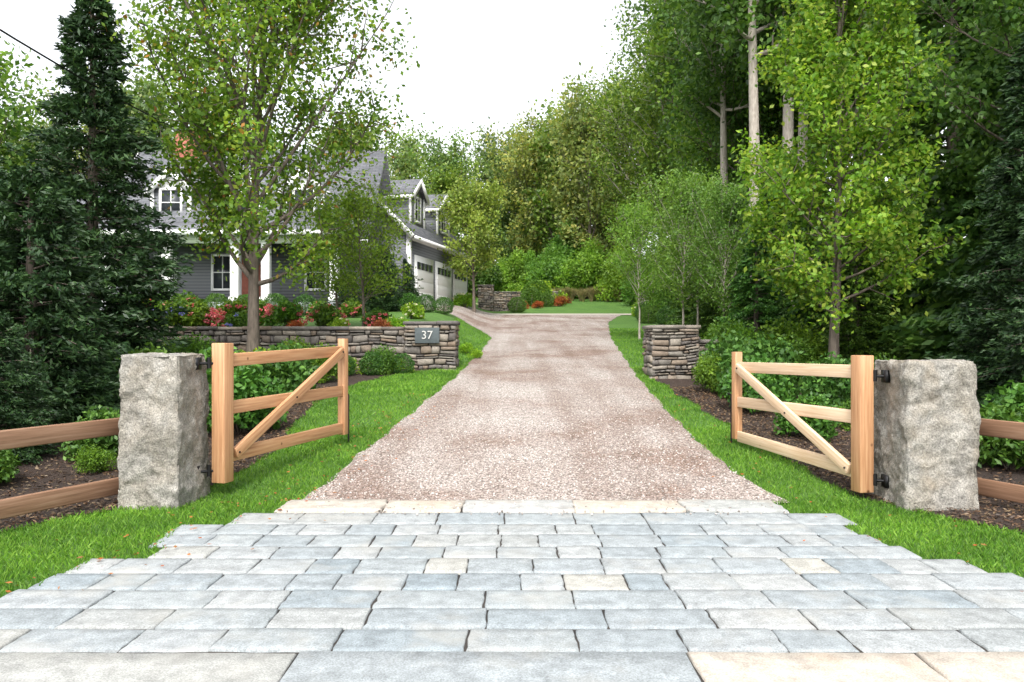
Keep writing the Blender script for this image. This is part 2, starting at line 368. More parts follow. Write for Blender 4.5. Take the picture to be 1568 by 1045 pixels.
for a_,b_,mm in ((-6.9,-4.9,0),(-4.9,-2.95,0),(-2.95,-1.05,0),(-1.05,.86,0),(.86,1.98,1),(1.98,3.2,1),(3.2,5,0),(5,6.9,0)):
    paver(bb,a_+.004,b_-.004,3.02,3.78,.024+(0.004 if mm else 0),jit=.01,bev=.009,mi=mm)
o=bpy.data.objects.new('granite_kerb',bb.mesh('granite_kerb',[M['paver'],M['pinkstone']]));link(o)
bb=B()
for r in range(9):
    hexa(bb,[(rowL[r],rowy[r],-.05),(rowR[r],rowy[r],-.05),(rowR[r],rowy[r+1]-.001,-.05),(rowL[r],rowy[r+1]-.001,-.05),(rowL[r],rowy[r],.009),(rowR[r],rowy[r],.009),(rowR[r],rowy[r+1]-.001,.009),(rowL[r],rowy[r+1]-.001,.009)])
hexa(bb,[(-2.12,6.841,-.05),(2.47,6.841,-.05),(2.47,7.33,-.05),(-2.12,7.33,-.05),(-2.12,6.841,.012),(2.47,6.841,.012),(2.47,7.33,.012),(-2.12,7.33,.012)])
hexa(bb,[(-6.9,3.0,-.05),(6.9,3.0,-.05),(6.9,3.789,-.05),(-6.9,3.789,-.05),(-6.9,3.0,.008),(6.9,3.0,.008),(6.9,3.789,.008),(-6.9,3.789,.008)])
o=bpy.data.objects.new('joint_sand',bb.mesh('joint_sand',[M['mortar']]));link(o)
# ------------------------------------------------------------------ grass blades
def apx(y,row,e0,e1,D):
    out=np.empty_like(y)
    for k in range(len(y)):
        yy=y[k]
        if yy<3.8: out[k]=e0
        elif yy<6.84: out[k]=row[int(np.searchsorted(rowy,yy)-1)]
        elif yy<7.33: out[k]=e1
        else: out[k]=itp(D,yy)
    return out
def apL(y): return apx(y,rowL,-9,-2.12,DL)
def apR(y): return apx(y,rowR,9,2.48,DR)
def blades(name,x,y,h,w):
    n=len(x);z=G(x,y)
    rng=RNG
    a=rng.uniform(0,2*math.pi,n);lean=rng.normal(0,.4,(n,2))*h[:,None]
    hh=h*rng.uniform(.55,1.4,n);ww=w*rng.uniform(.7,1.3,n)
    P=np.stack([x,y,z-.005],1)
    s=np.stack([np.cos(a)*ww/2,np.sin(a)*ww/2,a*0],1)
    mid=P+np.stack([lean[:,0]*.35,lean[:,1]*.35,hh*.6],1)
    tip=P+np.stack([lean[:,0],lean[:,1],hh],1)
    V=np.stack([P-s,P+s,mid+s*.7,tip],1).reshape(-1,3)
    return qmesh(name,V,np.arange(4*n).reshape(n,4),[M['grass']])
Xg=[];Yg=[]
for (y0,y1,den) in ((3.8,7.4,3800),(7.4,11,2800),(11,18.3,1400),(18.3,32,500)):
    n=int(den*13*(y1-y0)); x=RNG.uniform(-6.5,6.5,n);y=RNG.uniform(y0,y1,n)
    L=apL(y)+RNG.normal(0,.02,n);R=apR(y)-RNG.normal(0,.02,n)
    ml=np.where(y<18.2,itp(MLR,y)+wob(y,2),-2.3); mr=itp(MRL,y)+wob(y,5)
    k=((x<L)&(x>ml))|((x>R)&(x<mr))
    Xg.append(x[k]);Yg.append(y[k])
x=np.concatenate(Xg);y=np.concatenate(Yg)
hs=np.where(y<12,.045,.05); ws=np.where(y<9,.005,np.where(y<14,.008,.014))
link(bpy.data.objects.new('lawn_grass',blades('lawn_grass',x,y,hs,ws)))
n=460;yy=RNG.uniform(4,14,n);xx=np.where(RNG.random(n)<.75,apx(yy,rowL,-4,-2.12,DL)+RNG.normal(0,.3,n),apx(yy,rowR,4,2.48,DR)+RNG.normal(0.1,.5,n))
bb=B();bb.leaves(np.stack([xx,yy,G(xx,yy)+.045],1),.045,.03,RNG,spread=1,mi=0)
V_=bb.V[0];zc=np.repeat(V_.reshape(-1,4,3)[:,:,2].mean(1),4);V_[:,2]=zc+(V_[:,2]-zc)*.3
link(bpy.data.objects.new('fallen_leaves',bb.mesh('fallen_leaves',[M['deadleaf']])))
bb=B();n=6500;yy=7.36+np.abs(RNG.normal(0,3.0,n));yy=np.clip(yy,7.36,20);xx=RNG.uniform(0,1,n)*(itp(DR,yy)-itp(DL,yy))+itp(DL,yy)
yy[:260]=RNG.uniform(6.7,7.36,260);xx[:260]=RNG.uniform(-2,2.5,260)
sg=np.array([(-1,-1,-1),(1,-1,-1),(1,1,-1),(-1,1,-1),(-1,-1,1),(1,-1,1),(1,1,1),(-1,1,1)])
for k in range(n):
    s=RNG.uniform(.004,.0095);c=np.array([xx[k],yy[k],g(xx[k],yy[k])+(.016 if k>=260 else .036)+s*.3]);J=RNG.uniform(.5,1.15,(8,3))*s
    hexa(bb,c+sg*J)
M['pebble']=stonemat('gravel_stone',[(.16,.135,.12),(.3,.265,.24),(.43,.39,.36),(.58,.55,.52)],30,.3)
link(bpy.data.objects.new('loose_gravel',bb.mesh('loose_gravel',[M['pebble']])))
# ------------------------------------------------------------------ granite posts
def granite(name,x0,x1,y0,y1,z1,seed,taper=.04):
    n=64
    bm=bmesh.new();bmesh.ops.create_cube(bm,size=1)
    bmesh.ops.subdivide_edges(bm,edges=bm.edges[:],cuts=n,use_grid_fill=True)
    cx,cy=(x0+x1)/2,(y0+y1)/2;hx,hy=(x1-x0)/2,(y1-y0)/2;z0=-.08
    off=Vector((seed*7.3,seed*3.1,seed))
    for v in bm.verts:
        u=v.co*2
        t=(u.z+1)/2
        p=Vector((u.x*hx*(1+taper*(1-2*t)*.5),u.y*hy*(1+taper*(1-2*t)*.5),z0+(z1-z0)*t))
        e=sorted([abs(u.x),abs(u.y),abs(u.z)])
        nn=Vector((u.x if abs(u.x)>.999 else 0,u.y if abs(u.y)>.999 else 0,u.z if abs(u.z)>.999 else 0))
        if nn.length>0: nn.normalize()
        q=p+off
        w_=q+.08*Vector((noise.noise(q*5),noise.noise(q*5+Vector((9,0,0))),noise.noise(q*5+Vector((0,9,0)))))
        d=.026*noise.noise(q*2.2)+.012*noise.noise(q*15)+.007*noise.noise(q*34)
        s1=noise.noise(w_*3.3+Vector((3,1,4)))*3.2; st=math.floor(s1)+min(1,max(0,(s1-math.floor(s1)-.35)/.18))
        d+=.012*st
        s2=noise.noise(w_*8+Vector((1,7,4)))*2.5; st=math.floor(s2)+min(1,max(0,(s2-math.floor(s2)-.4)/.25)); d+=.006*st
        if abs(u.z)>.999: d*=.5
        prox=max(0,(e[1]-.95)/.05)
        d-=prox*prox*(.004+.035*abs(noise.noise(q*7))+.015*abs(noise.noise(q*18)))
        p+=nn*d
        v.co=p+Vector((cx,cy,0))
    me=bpy.data.meshes.new(name);bm.to_mesh(me);bm.free()
    for p in me.polygons:p.use_smooth=True
    me.materials.append(M['granite']);o=bpy.data.objects.new(name,me);return link(o)
granite('granite_gate_pillar',-3.62,-3.06,7.05,7.72,1.42,1,.08)
granite('granite_gate_pillar',3.6,4.25,7.0,7.7,1.36,3,.1)
# ------------------------------------------------------------------ gates
def gate(name,h,e,pz,ez,rz,pil,mat,mat2,dsgn):
    G_=empty(name)
    hx,hy=h;ex,ey=e;d=np.array([ex-hx,ey-hy]);L=np.linalg.norm(d);d/=L
    F=lambda u,v,w:(hx+d[0]*u-d[1]*v,hy+d[1]*u+d[0]*v,w)
    box('hinge_post',-.075,.075,-.075,.075,pz[0],pz[1],mat,G_,.008,F)
    box('end_post',L-.05,L+.05,-.05,.05,ez[0],ez[1],mat,G_,.006,F)
    for i,z in enumerate(rz):
        box('rail_%d'%(i+1),.077,L-.052,-.028,.028,z[0]-.065,z[0]+.065,mat2,G_,.005,
            lambda u,v,w,z=z:F(u,v,w+(z[1]-z[0])*u/L))
    zt=rz[0];zb=rz[-1]
    s=dsgn
    p=F(.12,s*.055,zb[0]+.02);q=F(L-.10,s*.055,zt[1]+.0)
    beam('diagonal_brace',p,q,.045,.11,mat2,G_,.005)
    bb=B();x_,y_,_=F(L+.075,s*.04,0)
    bb.tube([(x_,y_,g(x_,y_)+.01),(x_,y_,.85)],[.011,.011],8);bb.tube([(x_,y_,.85),(x_-.05,y_,.87)],[.011,.011],8)
    link(bpy.data.objects.new('drop_rod',bb.mesh('drop_rod',[M['iron']])),G_)
    bb=B()
    for (uu,zz) in ((.16,zb[0]+.03),(L-.14,zt[1]-.01),(L*.5,(zb[0]+zt[1])/2)):
        c0=np.array(F(uu,s*.075,zz));c1=np.array(F(uu,s*.088,zz));bb.tube([c0,c1],[.012,.010],8)
    link(bpy.data.objects.new('bolts',bb.mesh('bolts',[M['iron']])),G_)
    for zz in (pz[0]+.12,pz[1]-.2):
        bb=B()
        bb.tube([F(0,0,zz),(pil[0],pil[1],zz)],[.014,.014],8)
        c=np.array(((hx*.45+pil[0]*.55),(hy*.45+pil[1]*.55),zz))
        bb.tube([c+(0,0,-.05),c+(0,0,.06)],[.022,.022],8)
        hexa(bb,[(pil[0]-.02,pil[1]-.05,zz-.06),(pil[0]+.02,pil[1]-.05,zz-.06),(pil[0]+.02,pil[1]+.05,zz-.06),(pil[0]-.02,pil[1]+.05,zz-.06),(pil[0]-.02,pil[1]-.05,zz+.06),(pil[0]+.02,pil[1]-.05,zz+.06),(pil[0]+.02,pil[1]+.05,zz+.06),(pil[0]-.02,pil[1]+.05,zz+.06)])
        link(bpy.data.objects.new('hinge',bb.mesh('hinge',[M['iron']])),G_)
    return G_
gate('wooden_gate',(-2.87,7.62),(-2.19,9.95),(.15,1.53),(.34,1.58),[(1.355,1.42),(.88,.91),(.40,.43)],(-3.07,7.5),M['cedar'],M['cedar'],-1)
gate('wooden_gate',(3.42,7.5),(2.9,9.9),(.08,1.41),(.29,1.41),[(1.25,1.215),(.80,.77),(.26,.33)],(3.6,7.4),M['cedar'],M['cedarlit'],1)
# ------------------------------------------------------------------ rail fences
def fence(name,sx):
    F_=empty(name)
    p0=np.array([-3.70 if sx<0 else 4.36,7.62]);dr=np.array([sx*.42,-1.0]);dr/=np.linalg.norm(dr)
    pts=[p0]+[p0+dr*2.4]+[p0+dr*4.1]
    for i,p in enumerate(pts):
        box('post_%d'%(i+1),p[0]-.06,p[0]+.06,p[1]-.06,p[1]+.06,-.3,.9,M['rail'],F_,.006)
        x_,y_=p
        bb=B();hexa(bb,[(x_-.08,y_-.08,.9),(x_+.08,y_-.08,.9),(x_+.08,y_+.08,.9),(x_-.08,y_+.08,.9),(x_-.075,y_-.075,.925),(x_+.075,y_-.075,.925),(x_+.075,y_+.075,.925),(x_-.075,y_+.075,.925)])
        hexa(bb,[(x_-.07,y_-.07,.926),(x_+.07,y_-.07,.926),(x_+.07,y_+.07,.926),(x_-.07,y_+.07,.926),(x_-.012,y_-.012,.965),(x_+.012,y_-.012,.965),(x_+.012,y_+.012,.965),(x_-.012,y_+.012,.965)])
        link(bpy.data.objects.new('copper_cap_%d'%(i+1),bb.mesh('cap',[M['copper']])),F_)
    nrm=np.array([-dr[1],dr[0]])*(-sx)*.085
    for z in (.74,.175):
        a_=p0+nrm-dr*.1;b_=pts[2]+nrm+dr*.1
        beam('rail',(a_[0],a_[1],z),(b_[0],b_[1],z),.045,.16,M['rail'],F_,.012)
fence('rail_fence',-1);fence('rail_fence',1)
# ------------------------------------------------------------------ stone walls
def stonewall(name,x0,x1,y0,y1,zb,zt,seed,parent=None):
    rng=np.random.default_rng(seed);bb=B()
    d=.05
    hexa(bb,[(x0+d,y0+d,zb),(x1-d,y0+d,zb),(x1-d,y1-d,zb),(x0+d,y1-d,zb),(x0+d,y0+d,zt-.05),(x1-d,y0+d,zt-.05),(x1-d,y1-d,zt-.05),(x0+d,y1-d,zt-.05)],1)
    faces=[((x0,y0),(1,0),(0,-1),x1-x0),((x1,y0),(0,1),(1,0),y1-y0),((x1,y1),(-1,0),(0,1),x1-x0),((x0,y1),(0,-1),(-1,0),y1-y0)]
    for (o_,t,nn,L) in faces:
        z=zb
        ph=rng.uniform(0,6);warp=lambda a,z_:z_+.03*math.sin(a*2.3+ph)*min(1,max(0,(zt-.1-z_)*4))*min(1,(z_-zb)*4+.01)+.018*math.sin(a*6.1+ph*2+z_*3)*min(1,max(0,(zt-.1-z_)*4))
        while z<zt-.08:
            h=rng.uniform(.05,.2)
            if z+h>zt-.06:h=zt-.05-z
            u=0
            while u<L-.001:
                w=rng.uniform(.1,.4)
                if u+w>L-.12:w=L-u
                splits=[(0,1)] if (rng.random()>.25 or h<.1) else [(0,.5),(.5,1)]
                for (sa,sb) in splits:
                    j=rng.uniform(-.025,.03);gp=.006
                    hh0=z+h*sa;hh1=z+h*sb-rng.uniform(0,.012)
                    c=[(u+gp,hh0+gp),(u+w-gp,hh0+gp),(u+w-gp,hh1-gp),(u+gp,hh1-gp)]
                    c=[(a+rng.uniform(-.02,.02) if 0.03<a<L-.03 else a,warp(a,b_)+rng.uniform(-.01,.01)) for a,b_ in c]
                    m_=(np.mean([a for a,_ in c]),np.mean([b_ for _,b_ in c]))
                    def P3(a,b_,dep): return (o_[0]+t[0]*a+nn[0]*dep,o_[1]+t[1]*a+nn[1]*dep,b_)
                    A=[P3(a,b_,-d-.01) for a,b_ in c]
                    Bq=[P3(a,b_,j-.02) for a,b_ in c]
                    Cq=[P3(a+(m_[0]-a)*.18,b_+(m_[1]-b_)*.25,j+.004+rng.uniform(0,.014)) for a,b_ in c]
                    bb.add(A+Bq+Cq,[(0,1,5,4),(1,2,6,5),(2,3,7,6),(3,0,4,7),(4,5,9,8),(5,6,10,9),(6,7,11,10),(7,4,8,11),(8,9,10,11)],0)
                u+=w
            z+=h
    u=x0-.04
    while u<x1+.03:
        w=rng.uniform(.4,.8)
        if u+w>x1-.2:w=x1+.04-u
        zz=zt-.048;tt=zt+.03+rng.uniform(-.01,.01);e=rng.uniform(.02,.05)
        hexa(bb,[(u+.005,y0-e,zz),(u+w-.005,y0-e,zz),(u+w-.005,y1+e,zz),(u+.005,y1+e,zz),(u+.015,y0-e+.015,tt),(u+w-.015,y0-e+.015,tt),(u+w-.015,y1+e-.015,tt),(u+.015,y1+e-.015,tt)],0)
        u+=w
    o=bpy.data.objects.new(name,bb.mesh(name,[M['field'],M['mortar']]));link(o,parent);return o
W=empty('stone_wall')
stonewall('wall_end_pier',-2.5,-1.3,17.85,18.75,.6,1.98,1,W)
stonewall('wall_run',-11.5,-2.52,18.0,18.5,.6,1.86,2,W)
box('number_plate',-2.25,-1.68,17.76,17.80,1.50,1.86,M['slate'],W,.006)
cu=bpy.data.curves.new('numerals','FONT');cu.body='37';cu.size=.27;cu.extrude=.008;cu.align_x='CENTER';cu.align_y='CENTER'
M['numeral']=simple('pale_numeral',(.45,.45,.43),.6);cu.materials.append(M['numeral']);o=bpy.data.objects.new('house_numerals',cu);o.location=(-1.965,17.745,1.68);o.rotation_euler=(math.radians(90),0,0);link(o,W)
W=empty('stone_wall')
stonewall('wall_end_pier',2.95,3.95,16.2,17.2,.5,1.86,5,W)
stonewall('wall_run',3.97,6.4,16.45,16.95,.5,1.55,6,W)
W=empty('stone_wall')
stonewall('wall_end_pier',-2.0,-1.1,45.2,46,g(-1.5,45)-.2,g(-1.5,45)+1.5,8,W)
stonewall('wall_run',-1.08,.6,45.4,45.9,g(0,45)-.2,g(0,45)+.75,9,W)
stonewall('upper_wall_run',-1.9,3.2,53,53.5,g(0,53)-.2,g(0,53)+.8,19,W)
W=empty('stone_wall')
stonewall('wall_end_pier',7.2,8.0,43.4,44.2,g(7.5,43.5)-.2,g(7.5,43.5)+1.2,10,W)
stonewall('wall_run',8.02,12,43.6,44.0,g(9,43.5)-.2,g(9,43.5)+.8,11,W)
# ------------------------------------------------------------------ house
H=empty('gray_house')
def window(F,u0,u1,w0,w1,v,parent,nx_=2,ny_=2):
    t=.1
    box('window_glass',u0,u1,v-.02,v-.012,w0,w1,M['glass'],parent,F=F)
    o1,o2=v-.06,v-.001
    box('window_frame',u0-t,u0,o1,o2,w0-t,w1+t,M['trim'],parent,F=F);box('window_frame',u1,u1+t,o1,o2,w0-t,w1+t,M['trim'],parent,F=F)
    box('window_frame',u0,u1,o1,o2,w1,w1+t,M['trim'],parent,F=F);box('window_sill',u0,u1,v-.09,v-.001,w0-t,w0,M['trim'],parent,F=F)
    for i in range(1,nx_):
        x_=u0+(u1-u0)*i/nx_;box('muntin',x_-.018,x_+.018,v-.04,v-.021,w0,w1,M['trim'],parent,F=F)
    for i in range(1,ny_):
        z_=w0+(w1-w0)*i/ny_;box('muntin',u0,u1,v-.045,v-.022,z_-.02,z_+.02,M['trim'],parent,F=F)
def gablewall(name,F,v,u0,u1,w0,wr,th,parent,mat=None):
    um=(u0+u1)/2;mat=mat or M['siding']
    bb=B();A=[F(u0,v,w0),F(u1,v,w0),F(um+.01,v,wr),F(um-.01,v,wr)];C=[F(u0,v+th,w0),F(u1,v+th,w0),F(um+.01,v+th,wr),F(um-.01,v+th,wr)]
    bb.add(A+C,[(0,1,2,3),(7,6,5,4),(0,4,5,1),(1,5,6,2),(2,6,7,3),(3,7,4,0)]);me=bb.mesh(name,[mat])
    link(bpy.data.objects.new(name,me),parent)
def gable_roof(F,u0,u1,v0,v1,we,wr,parent,ov=.3):
    um=(u0+u1)/2;sl=(wr-we)/(um-u0);e=ov
    slab('roof_slope',F(u0-e,v0-e,we-e*sl+.1),F(um,v0-e,wr+.1),F(um,v1+e,wr+.1),F(u0-e,v1+e,we-e*sl+.1),.1,M['shingle'],parent)
    slab('roof_slope',F(um+.002,v0-e,wr+.1),F(u1+e,v0-e,we-e*sl+.1),F(u1+e,v1+e,we-e*sl+.1),F(um+.002,v1+e,wr+.1),.1,M['shingle'],parent)
    for s_,a_ in ((-1,u0-e),(1,u1+e)):
        zz=we-e*sl
        slab('rake_board',F(a_,v0-e-.04,zz+.09),F(um+s_*.01,v0-e-.04,wr+.09),F(um+s_*.01,v0-e+.02,wr+.09),F(a_,v0-e+.02,zz+.09),.24,M['trim'],parent)
        a1,a2=sorted((a_,a_+s_*.1))
        box('eave_gutter',a1,a2,v0-e,v1+e,zz-.12,zz+.03,M['trim'],parent,F=F)
Fid=lambda u,v,w:(u,v,w)
gz=2.6
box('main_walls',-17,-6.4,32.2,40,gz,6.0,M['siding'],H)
sw=lambda u,v,w:(v,u,w)
gable_roof(sw,31.9,40.3,-17.2,-6.2,6.0,10.4,H,.3)
gablewall('gable_wall',sw,-6.42,32.2,40,6.0,10.1,-.15,H)
gablewall('gable_wall',sw,-16.98,32.2,40,6.0,10.1,.15,H)
box('porch_floor',-16,-6.6,29.6,32.19,gz-.2,gz+.45,M['gutter'],H)
box('porch_beam',-16,-6.6,29.7,29.95,5.35,5.72,M['trim'],H)
slab('porch_roof',(-16.3,29.3,5.75),(-6.3,29.3,5.75),(-6.3,32.25,6.55),(-16.3,32.25,6.55),.08,M['shingle'],H)
box('porch_fascia',-16.3,-6.3,29.22,29.3,5.6,5.78,M['trim'],H)
for x_ in (-15.8,-13.4,-10.75,-9.55,-6.9):
    box('porch_column',x_-.16,x_+.16,29.7,30.0,gz+.45,5.35,M['trim'],H,.01)
    box('column_base',x_-.2,x_+.2,29.65,30.05,gz+.452,gz+.65,M['trim'],H)
for u0 in (-14.9,-12.5,-8.6):
    window(Fid,u0,u0+.75,3.75,5.1,32.2,H)
box('front_door',-11.3,-10.3,32.12,32.19,gz+.46,5.2,M['brick'],H)
box('door_frame',-11.45,-11.31,32.1,32.19,gz+.46,5.3,M['trim'],H);box('door_frame',-10.29,-10.15,32.1,32.19,gz+.46,5.3,M['trim'],H)
for xc in (-14.6,-11.6,-8.9):
    box('dormer_walls',xc-.8,xc+.8,32.9,36,6.6,8.1,M['siding'],H)
    gable_roof(Fid,xc-.8,xc+.8,32.9,36.2,8.1,8.95,H,.18)
    gablewall('dormer_gable',Fid,32.9,xc-.8,xc+.8,8.1,8.95,.1,H,M['trim'])
    window(Fid,xc-.4,xc+.4,6.95,8.0,32.9,H)
    for s_ in (-1,1): box('dormer_corner',xc+s_*.8-.07,xc+s_*.8+.07,32.83,32.95,6.6,8.1,M['trim'],H)
box('chimney',-15.6,-14.6,35.6,36.6,9,11.3,M['brick'],H);box('chimney_cap',-15.7,-14.5,35.5,36.7,11.3,11.45,M['gutter'],H)
box('link_walls',-6.38,-4.9,33.5,39,gz,5.6,M['siding'],H)
window(Fid,-6.1,-5.4,3.9,5.2,33.5,H)
box('wing_walls',-27,-17.2,33.2,40,gz,5.6,M['siding'],H)
gable_roof(sw,33,40,-27,-17.3,5.6,9.0,H,.3)
window(Fid,-21,-20.2,3.7,5,33.2,H);window(Fid,-24,-23.2,3.7,5,33.2,H)
box('wing_dormer_walls',-21.8,-20,33.9,37,6.4,7.9,M['siding'],H);gable_roof(Fid,-21.8,-20,33.9,37,7.9,8.8,H,.2);gablewall('wing_dormer_gable',Fid,33.9,-21.8,-20,7.9,8.8,.1,H,M['trim']);window(Fid,-21.3,-20.5,6.75,7.8,33.9,H)
th=math.atan2(9.2,2.2);ud=(math.cos(th),math.sin(th));vd=(-ud[1],ud[0])
O=(-4.78,36.0)
FG=lambda u,v,w:(O[0]+ud[0]*u+vd[0]*v,O[1]+ud[1]*u+vd[1]*v,w)
gl=9.4;gw=6.6;ge=6.75;gr=10.0;g0=2.9
box('garage_walls',0,gl,0,gw,g0-.2,ge,M['siding'],H,F=FG)
swG=lambda u,v,w:FG(v,u,w)
gable_roof(swG,0,gw,0,gl,ge,gr,H,.35)
gablewall('garage_gable',swG,0,0,gw,ge,gr,.12,H);gablewall('garage_gable',swG,gl,0,gw,ge,gr,-.12,H)
box('garage_corner',-.03,.16,-.03,-.002,g0,ge-.1,M['trim'],H,F=FG);box('garage_corner',-.035,-.004,-.035,.18,g0,ge-.1,M['trim'],H,F=FG)
box('frieze',.17,gl,-.04,-.003,ge-.45,ge-.15,M['trim'],H,F=FG)
window(swG,2.7,3.9,4.2,5.9,0,H,3,2);window(swG,1.0,1.8,4.2,5.7,0,H);window(swG,2.8,3.8,7.4,8.6,0,H)
for u0 in (.7,3.7,6.6):
    box('garage_door_frame',u0-.15,u0+2.45,-.06,-.006,g0,g0+2.75,M['trim'],H,F=FG)
    for r in range(5):
        z0=g0+.05+r*.5
        if r<4: box('garage_door_panel',u0,u0+2.3,-.09,-.062,z0,z0+.485,M['trim'],H,.008,F=FG)
        else:
            for c in range(4): box('garage_door_light',u0+.08+c*.56,u0+.54+c*.56,-.085,-.063,z0+.05,z0+.4,M['glass'],H,F=FG)
for u0 in (1.2,5.2):
    du=1.9
    box('dormer_walls',u0,u0+du,.45,3.0,ge+.3,ge+2.0,M['siding'],H,F=FG)
    gable_roof(FG,u0,u0+du,.45,3.2,ge+2.0,ge+2.75,H,.22)
    gablewall('dormer_gable',FG,.45,u0,u0+du,ge+2.0,ge+2.75,.1,H,M['siding'])
    window(FG,u0+.6,u0+du-.6,ge+.75,ge+1.85,.45,H)
    for q in (u0,u0+du): box('dormer_corner',q-.07,q+.07,.39,.5,ge+.3,ge+2.0,M['trim'],H,F=FG)
# ------------------------------------------------------------------ vegetation generators
def tree_mesh(name,seed,Ht,rt,cb,R,nl,nsub,nleaf,leaf,lm,bk='bark',elev=(35,75),prof=None,spread=.32,wob_=.12,trunk_k=8,t0=.28,lr=.38):
    rng=np.random.default_rng(seed);bb=B()
    n=9;t=np.linspace(0,1,n)
    lean=rng.normal(0,wob_,(n,2)).cumsum(0)*.5*(t[:,None])
    tp=np.stack([lean[:,0],lean[:,1],t*Ht*.96-.1],1)
    bb.tube(tp,rt*(1-t*.88)*(1+.35*np.exp(-t*14)),trunk_k,0)
    if prof is None: prof=lambda s:math.sin(math.pi*min(1,.16+.84*s))**.6
    C=[]
    for k in range(nl):
        s=((k+rng.uniform(0,.9))/nl)
        h0=cb+(Ht*.93-cb)*s**1.05*.9
        p0=np.array([np.interp(h0,tp[:,2],tp[:,0]),np.interp(h0,tp[:,2],tp[:,1]),h0])
        az=k*2.39996+rng.normal(0,.3);el=math.radians(elev[0]+(elev[1]-elev[0])*s+rng.normal(0,6))
        L=R*max(.1,prof(s))*rng.uniform(.7,1.15)/max(.45,math.cos(el))*.85
        L=max(.25,min(L,(Ht*1.02-h0)/max(.2,math.sin(el))))
        d=np.array([math.cos(az)*math.cos(el),math.sin(az)*math.cos(el),math.sin(el)])
        m=6;u=np.linspace(0,1,m)[:,None]
        bend=rng.normal(0,.07*L,(1,3))
        P=p0+d*L*u+bend*np.sin(u*math.pi)+np.array([0,0,.1*L])*u**2
        r0=max(.012,rt*lr*(1-s*.6))
        bb.tube(P,r0*(1-np.linspace(0,1,m)*.85),5,0)
        for q in range(nsub):
            tt=t0+(1-t0)*(q+rng.uniform(0,1))/nsub
            b0=np.array([np.interp(tt,u[:,0],P[:,c]) for c in range(3)])
            dd=d*.7+rng.normal(0,.55,3);dd[2]+=.15;dd/=np.linalg.norm(dd)
            l2=L*.34*(1.15-tt*.6)*rng.uniform(.6,1.3)
            b1=b0+dd*l2*.5+rng.normal(0,.05,3)*l2;b2=b0+dd*l2
            bb.tube([b0,b1,b2],[r0*.35,r0*.22,r0*.08],4,0)
            C.append((b0,b1,b2,l2))
    per=max(1,nleaf//len(C))
    for b0,b1,b2,l2 in C:
        nn=int(per*rng.uniform(.25,1.75))
        u=rng.uniform(.15,1.12,nn)[:,None]
        P=b0*(1-u)+b2*u+rng.normal(0,spread*(.35+.65*min(1.6,l2)),(nn,3))
        bb.leaves(P,leaf,leaf*.62,rng,dirs=np.array([0,0,-.25]),mi=1)
    return bb.mesh(name,[M[bk],M[lm]])
def conifer_mesh(name,seed,Ht,R,nb,per,ln,wd,lm,up=.15,pw=.75,low=.0,gap=.2):
    rng=np.random.default_rng(seed);bb=B()
    bb.tube([(0,0,-.1),(0,0,Ht*.5),(.02,0,Ht)],[R*.09,R*.05,.01],7,0)
    for k in range(nb):
        s=(k+rng.uniform(0,1))/nb;s=s**1.25
        h=low+(Ht-low)*s
        rad=R*((1-s)**pw)*rng.uniform(.66,1.14)*(1+gap*math.sin(s*23+k%3))+.1
        if s<.08: rad*=.8+s*2.5
        az=rng.uniform(0,2*math.pi)
        d=np.array([math.cos(az),math.sin(az),up+rng.normal(0,.12)])
        n=int(per*(.3+.7*rad/R))
        u=rng.uniform(.25,1,n)**.7
        side=np.array([-math.sin(az),math.cos(az),0])
        P=np.array([0,0,h])+d*rad*u[:,None]+side*(rng.normal(0,.13,n)*(1.25-u)*min(rad,1.6)+rng.normal(0,.03,n))[:,None]+np.array([0,0,1])*(-.12*rad*u**2+rng.normal(0,.04,n))[:,None]
        if k%4==0: bb.tube([np.array([0,0,h]),np.array([0,0,h])+d*rad*.5,np.array([0,0,h])+d*rad*.95+np.array([0,0,-.1*rad])],[.02,.012,.004],4,0)
        bb.leaves(P,ln,wd,rng,dirs=d*1.2+np.array([0,0,-.35]),spread=.6,mi=1)
    return bb.mesh(name,[M['bark'],M[lm]])
def shrub_mesh(name,seed,rx,rz,n,leaf,lm,fl=None,nf=0,lobes=14,tight=.28,fs=.09):
    rng=np.random.default_rng(seed);bb=B();C=[]
    for k in range(lobes):
        a=rng.uniform(0,2*math.pi);e=rng.uniform(.0,1)**.8*math.pi/2;r=rng.uniform(.45,.8)
        c=np.array([math.cos(a)*math.cos(e)*rx*r,math.sin(a)*math.cos(e)*rx*r,math.sin(e)*rz*r*.95+rz*.12]);C.append(c)
        bb.tube([np.array([c[0]*.1,c[1]*.1,-.05]),c*.5,c],[.014,.01,.005],4,0)
    per=n//lobes
    for c in C:
        q=rng.normal(size=(per,3));q/=np.linalg.norm(q,axis=1)[:,None]
        P=c+q*(np.array([rx,rx,rz])*tight*1.4)*rng.uniform(.45,1.1,per)[:,None]
        P=P[P[:,2]>.01]
        bb.leaves(P,leaf,leaf*.55,rng,dirs=q[:len(P)]*.6,mi=1)
    for k in range(nf):
        a=rng.uniform(0,2*math.pi);e=rng.uniform(.15,1.3)
        c=np.array([math.cos(a)*math.cos(e)*rx*1.02,math.sin(a)*math.cos(e)*rx*1.02,math.sin(e)*rz*1.02])
        q=rng.normal(size=(34,3));q/=np.linalg.norm(q,axis=1)[:,None]
        bb.leaves(c+q*fs*rng.uniform(.6,1,34)[:,None]*np.array([1,1,.7]),fs*.6,fs*.5,rng,mi=2)
    return bb.mesh(name,[M['bark'],M[lm]]+([M[fl]] if fl else []))
